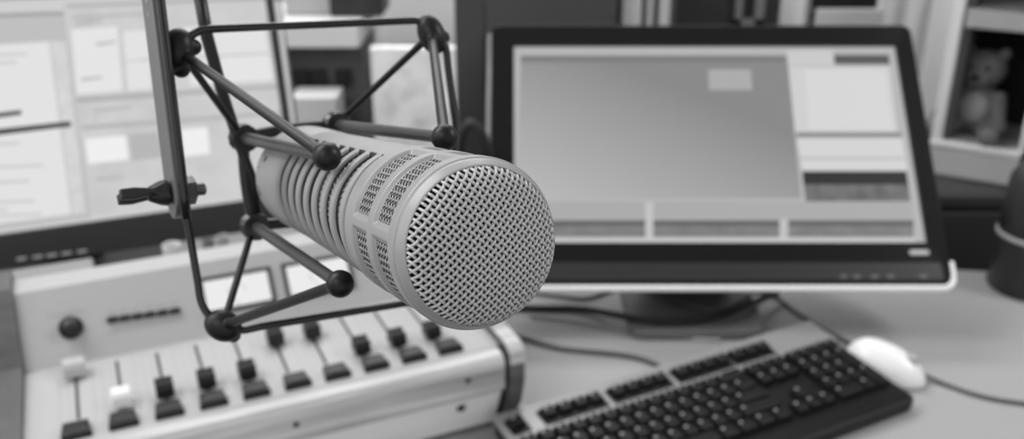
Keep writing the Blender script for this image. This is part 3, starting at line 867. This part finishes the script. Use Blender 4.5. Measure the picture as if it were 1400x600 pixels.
# crosspiece over both arms of the yoke, above the picture, and the boom that carries it
ya_ = bp0 + updir * (yl - .002); ys_ = at(267, -40, .455)
b = MB(); b.tube([ya_, ya_ + updir * .03, ya_ + updir * .045 + (ys_ - ya_) * .3, ys_ + updir * .045, ys_ + updir * .03, ys_], .0035, 12)
b.build('yoke_bridge', rod, sm, fix=False)
# ---------------------------------------------------------------- boom post standing on the desk, with a loop of cable
pp = onz(646, 400, DESK); pp = Vector((-.0560, 1.30, DESK))
top_ = Vector((pp.x, pp.y, DESK + 1.13)); low_ = (ya_ + ys_) / 2 + updir * .047
ba = thing('boom_arm', 'black boom arm reaching from the dark post to the shock mount, above the picture', 'boom arm', top_)
b = MB(); b.tube([top_ + (top_ - low_) * .12 + Vector((0, 0, .02)), top_ + Vector((0, 0, .02)), low_ + Vector((0, .02, .06)), low_ + Vector((0, .004, .03)), low_], [.010, .010, .008, .006, .005], 14); b.build('tube', rod, ba, fix=False)
MB().rbox(Matrix.Translation(top_), -.026, .026, -.026, .026, -.02, .045, .006, .002).build('clamp', mat('joint_black', .13, .3), ba)
pt = thing('stand_post', 'dark upright metal post between the two monitors', 'post', pp)
MB().rbox(Matrix.Translation(pp), -.021, .021, -.021, .021, .008, 1.15, .004, .001).build('post', mat('post_dark', .25, .35, metal=.3), pt)
MB().rbox(Matrix.Translation(pp), -.06, .06, -.06, .06, 0, .010, .008, .002).build('base_plate', mat('post_dark', .25, .35, metal=.3), pt)
b = MB(); b.tube(spline([at(628, 226, 1.20), at(629, 190, 1.18), at(641, 170, 1.17), at(655, 176, 1.17), at(664, 200, 1.18), at(667, 235, 1.2), at(655, 262, 1.2), at(638, 256, 1.2), at(628, 226, 1.2)], 8), .0065, 10)
tag(b.build('cable_loop', cordk), 'black loop of cable hanging at the dark post behind the microphone', 'cable')

# ---------------------------------------------------------------- black bottle-shaped lamp body on the right of the desk
bo = onz(1400, 392, DESK); bo = Vector((.712, 1.180, DESK))
M_ = Matrix.Translation(bo)
bt = thing('flask', 'black cylindrical flask with a pale ring, at the right end of the desk', 'flask', bo)
MB().lathe(M_, [(.049, 0), (.052, .004), (.052, .076), (.0515, .078)], 40).build('body', mat('flask_black', .17, .4), bt)
MB().lathe(M_, [(.0515, .078), (.0528, .0795), (.0528, .0825), (.0510, .084)], 40).build('ring', mat('pale_ring', .7, .3), bt)
MB().lathe(M_, [(.0510, .084), (.0500, .130), (.048, .160), (.036, .180), (.024, .188), (.020, .21), (.0001, .212)], 40).build('cap', mat('flask_cap', .2, .45), bt)

# ---------------------------------------------------------------- low dark cabinet along the back
CZ = .765
cb = thing('sideboard', 'long dark low sideboard standing behind the desk', 'cabinet', (0, 1.85, 0))
sbm = wood('sideboard_dark', .17, .23, .5, (2, 30, 30))
MB().box(I4, -2.0, 2.0, 1.505, 2.2, .06, CZ - .02, .003).build('carcass', sbm, cb)
MB().box(I4, -2.02, 2.02, 1.49, 2.22, CZ - .02, CZ, .003).build('top', sbm, cb)
for k in range(5):
    dd = MB().box(I4, -1.98 + k * .8, -1.98 + k * .8 + .76, 1.49, 1.505, .10, CZ - .03, .003).build('door', mat('sideboard_door', .18, .5), cb)
    MB().tube([(-1.3 + k * .8, 1.485, .55), (-1.3 + k * .8, 1.485, .67)], .005, 8).build('handle', mat('button_grey', .42, .3), dd)


def upright(name, label, cat, px0, px1, py0, py1, Y, th, m, z0=None, group=None, b_=.003):
    """a box standing at depth Y whose front fills the given span"""
    p = ony(px0, py1, Y); q = ony(px1, py0, Y); zb = p.z if z0 is None else z0
    o = MB().box(I4, p.x, q.x, Y, Y + th, zb, q.z, b_).build(name, m); tag(o, label, cat, group)
    return o


# things on the sideboard, seen between the left monitor and the post
wb = upright('display_board', 'white board with faint smudges leaning upright left of the dark post', 'board', 513, 640, 65, 196, 1.70, .02, mat('board_white', .95, .5, vary=.6, bscale=22), CZ)
rk = thing('equipment_rack', 'dark rack of equipment with a pale top shelf, right of the left monitor', 'rack', (-.38, 1.9, CZ))
a_ = ony(385, 172, 1.82); c_ = ony(505, 70, 1.82)
zt = ony(440, 66, 1.82).z; zq = ony(440, 34, 1.82).z
MB().box(I4, -.62, -.295, 1.86, 2.05, CZ, zt, .002).build('housing', mat('rack_grey', .30, .5), rk)
z1_ = ony(440, 118, 1.845).z; z2_ = ony(440, 96, 1.845).z
for xa, xb in ((398, 420), (424, 444), (458, 478)):
    p = ony(xa, 118, 1.845); q = ony(xb, 97, 1.845)
    MB().box(I4, p.x, q.x, 1.852, 1.862, p.z, q.z, .001).build('port', mat('recess_black', .06, .8), rk)
MB().box(I4, -.63, -.295, 1.82, 2.06, zt, zq, .003).build('top_shelf', mat('shelf_pale', .85, .5), rk)
upright('carton', 'pale grey carton in front of the dark equipment rack', 'box', 398, 460, 133, 168, 1.76, .08, mat('carton_pale', .84, .6), CZ)
z_ = zq
upright('binder', 'dark binder on the pale rack shelf, left of its neighbour', 'binder', 452, 484, -40, 33, 1.90, .12, mat('binder_black', .14, .5), z_ + .001, 'dark binders on the rack shelf')
upright('binder', 'dark binder on the pale rack shelf, next to the pale folder', 'binder', 485, 520, -40, 33, 1.90, .12, mat('binder_black2', .17, .5), z_ + .001, 'dark binders on the rack shelf')
upright('folder', 'pale folder standing at the left end of the rack shelf', 'folder', 392, 450, -40, 33, 1.92, .10, mat('folder_pale', .66, .6), z_ + .001)
upright('panel_cabinet', 'tall pale cabinet side rising behind the white board', 'cabinet', 522, 632, -60, 60, 2.24, .3, mat('cabinet_pale', .88, .5), 0)
# behind the tilted monitor
upright('storage_box', 'wide dark grey box behind the tilted monitor beside the post', 'box', 664, 846, -60, 60, 1.75, .2, mat('box_dark_grey', .28, .6), CZ)
for (xa, xb, g, l) in ((849, 881, .64, 'pale file with a broad spine, first beside the dark grey box'), (882, 899, .50, 'mid grey file between two pale files behind the monitor'), (900, 921, .60, 'narrow pale file at the right of the row of files')):
    upright('file', l, 'file', xa, xb, -60, 50, 1.78, .22, mat('file_%d' % int(g * 100), g + .16, .6), CZ, 'files behind the tilted monitor')
dc = thing('media_cabinet', 'dark cabinet standing behind the tilted monitor right of the files', 'cabinet', (.45, 1.95, CZ))
p = ony(923, 60, 1.9); q = ony(1070, -60, 1.9)
MB().box(I4, p.x, q.x, 1.9, 2.15, CZ, q.z, .003).build('carcass', mat('cabinet_black', .17, .5), dc)
p = ony(1004, 34, 1.89); q = ony(1052, -60, 1.89)
fr_ = MB(); fr_.box(I4, p.x, q.x, 1.885, 1.9, p.z, p.z + .012); fr_.box(I4, p.x, p.x + .012, 1.885, 1.9, p.z, q.z); fr_.box(I4, q.x - .018, q.x, 1.885, 1.9, p.z, q.z); fr_.build('door_frame', mat('frame_mid', .45, .5), dc)
# white panelled cupboard
wc = thing('white_cupboard', 'pale panelled cupboard with dark recess behind the right end of the monitor', 'cabinet', (.85, 2.0, CZ))
cp = mat('cupboard_pale', .95, .5)
p = ony(1068, 100, 1.93); q = ony(1330, -80, 1.93)
b = MB(); b.box(I4, p.x, q.x + .1, 1.96, 2.18, CZ, q.z, .003)
for xa, xb in ((1068, 1104), (1205, 1228), (1248, 1262), (1282, 1330)):
    b.box(I4, ony(xa, 0, 1.93).x, ony(xb, 0, 1.93).x, 1.935, 1.965, CZ, q.z, .004)
b.build('carcass', cp, wc)
pa = ony(1116, 38, 1.93); pb = ony(1206, 13, 1.93)
MB().box(I4, pa.x, pb.x, 1.93, 1.965, pa.z, pb.z, .003).build('rail', mat('rail_pale', .84, .5), wc)
pa = ony(1104, 60, 1.95); pb = ony(1115, 14, 1.95)
MB().box(I4, pa.x, pb.x, 1.95, 1.965, pa.z, pb.z).build('gap', mat('recess_black', .06, .8), wc)
pa = ony(1110, 11, 1.95); pb = ony(1205, -60, 1.95)
MB().box(I4, pa.x, pb.x, 1.945, 1.965, pa.z, pb.z).build('recess', mat('recess_black', .06, .8), wc)

# ---------------------------------------------------------------- white display case with a plush toy
g0 = onz(1264, 236, CZ + .001); g1 = onz(1385, 256, CZ + .001); sy = math.atan2(g1.y - g0.y, g1.x - g0.x); gw = (g1 - g0).length
GM = Matrix.Translation((g0.x, g0.y, g0.z)) @ Matrix.Rotation(sy, 4, 'Z')
CH = .46
dc = thing('display_case', 'white-framed display case holding a plush toy, right of the monitor', 'display case', (g0.x, g0.y, g0.z), sy)
wf = mat('case_white', .95, .4)
led = .058
b = MB(); b.box(GM, 0, gw, 0, .2, 0, led, .003); b.build('plinth', mat('case_plinth', .80, .5), dc)
b = MB(); b.box(GM, .0, .016, 0, .03, led, CH, .002); b.box(GM, .0, gw, -.002, .02, led - .006, led + .004, .002); b.box(GM, gw - .004, gw + .004, 0, .02, led, CH, .002); b.build('front_frame', wf, dc)
b = MB(); b.box(GM, .016, .03, .03, .2, led, CH); b.box(GM, gw, gw + .012, .02, .2, led, CH); b.build('side_wall', mat('case_side_grey', .36, .5), dc)
MB().box(GM, .0, gw + .01, .2, .212, 0, CH).build('back_panel', mat('case_black', .10, .7), dc)
MB().box(GM, .0, gw + .01, 0, .212, CH, CH + .02, .002).build('top', wf, dc)
zr = (GM.inverted() @ ony(1340, 37, g0.y)).z; zr2 = (GM.inverted() @ ony(1340, 12, g0.y)).z
MB().box(GM, .02, gw, .01, .19, zr, zr2, .002).build('shelf', mat('case_shelf', .72, .5), dc)
# second case beside it
p = GM @ Vector((gw + .022, -.03, 0))
G2 = Matrix.Translation(p) @ Matrix.Rotation(sy, 4, 'Z')
d2 = thing('display_case', 'white display case at the right edge beside the plush toy case', 'display case', p, sy)
MB().box(G2, 0, .3, 0, .2, .002, .065, .003).build('plinth', mat('case_plinth', .80, .5), d2)
b = MB(); b.box(G2, 0, .014, 0, .02, .065, CH, .002); b.box(G2, .286, .3, 0, .02, .065, CH, .002); b.box(G2, 0, .3, 0, .2, CH, CH + .02, .002); b.build('front_frame', wf, d2)
MB().box(G2, .0, .3, .19, .2, .065, CH).build('back_panel', mat('case_black', .10, .7), d2)
# plush toy
fur = mat('plush_fur', .46, .95, bump=1.0, bscale=500, vary=.25); fur2 = mat('plush_pale_fur', .66, .95, bump=1.0, bscale=500, vary=.2)
tx = (GM.inverted() @ ony(1345, 120, g0.y + .06)).x
TM = GM @ Matrix.Translation((tx - .005, .10, led)) @ Matrix.Rotation(R(-8), 4, 'Z')
ty = thing('plush_toy', 'seated plush animal toy inside the white display case', 'toy', TM.translation)
b = MB(); P = lambda x, y, z: TM @ Vector((x, y, z))
b.ball(P(0, 0, .045), .045, 16, 0, TM, (1.0, .8, 1.05)); b.ball(P(0, -.003, .118), .036, 16, 0, TM, (1.1, .95, .95)); b.ball(P(-.030, 0, .148), .011, 10, 0, TM, (1, .6, 1)); b.ball(P(.030, 0, .148), .011, 10, 0, TM, (1, .6, 1))
b.ball(P(-.005, 0, .08), .026, 12)
b.ball(P(0, -.03, .106), .018, 12, 0, TM, (1.2, .9, .8))
for s_ in (-1, 1): limb(b, P(s_ * .034, -.01, .078), P(s_ * .05, -.045, .030), .014, .013, flare=1.0); b.ball(P(s_ * .05, -.045, .030), .015, 10)
for s_ in (-1, 1): limb(b, P(s_ * .022, -.02, .02), P(s_ * .045, -.075, .016), .018, .016, flare=1.0); b.ball(P(s_ * .045, -.078, .019), .018, 10)
remesh(b.build('body', fur, ty), .0025, 4)
b = MB(); b.ball(P(0, -.047, .110), .006, 10, 0, TM, (1.3, .8, .8)); b.build('nose', mat('recess_black', .06, .8), ty)
for s_ in (-1, 1): MB().ball(P(s_ * .014, -.035, .126), .004, 8).build('eye', mat('recess_black', .06, .8), ty)
b = MB(); b.ball(P(0, -.026, .052), .026, 12, 0, TM, (1, .55, 1.1)); b.build('belly', fur2, ty)

# ---------------------------------------------------------------- small things behind the console
e_ = KM.inverted() @ onplane(127, 350, KM @ Vector((0, .27, 0)), KM.to_3x3() @ Vector((0, 1, 0)))
b = MB(); b.box(KM, e_.x - .26, e_.x, .232, .27, DESK, e_.z, .004)
tag(b.build('receiver_box', mat('receiver_grey', .52, .4)), 'grey low box between the left monitor and the mixing console', 'box')


def pot(name, label, cat, pxc, pw, pyt, yl_, m, taper=.8):
    c = KM.inverted() @ onplane(pxc, pyt, KM @ Vector((0, yl_, 0)), KM.to_3x3() @ Vector((0, 1, 0)))
    e = KM.inverted() @ onplane(pxc + pw / 2, pyt, KM @ Vector((0, yl_, 0)), KM.to_3x3() @ Vector((0, 1, 0)))
    r = e.x - c.x; w0 = KM @ Vector((c.x, c.y, DESK)); h = c.z - DESK
    b = MB(); b.lathe(Matrix.Translation(w0), [(r * taper, 0), (r * (taper + .02), .002), (r * .99, h - .002), (r, h), (r * .93, h), (r * .9, h - .004), (r * taper * .93, .01), (.0001, .01)], 28)
    tag(b.build(name, m), label, cat)


pot('paper_cup', 'white paper cup just behind the mixing console', 'cup', 234, 26, 334, .26, mat('cup_white', .80, .5), .72)
pot('storage_jar', 'pale jar behind the console under the right end of the left monitor', 'jar', 304, 16, 322, .29, mat('jar_pale', .62, .5), .95)
pot('storage_jar', 'grey jar left of the pale jar behind the console', 'jar', 284, 17, 327, .29, mat('jar_grey', .42, .5), .95)
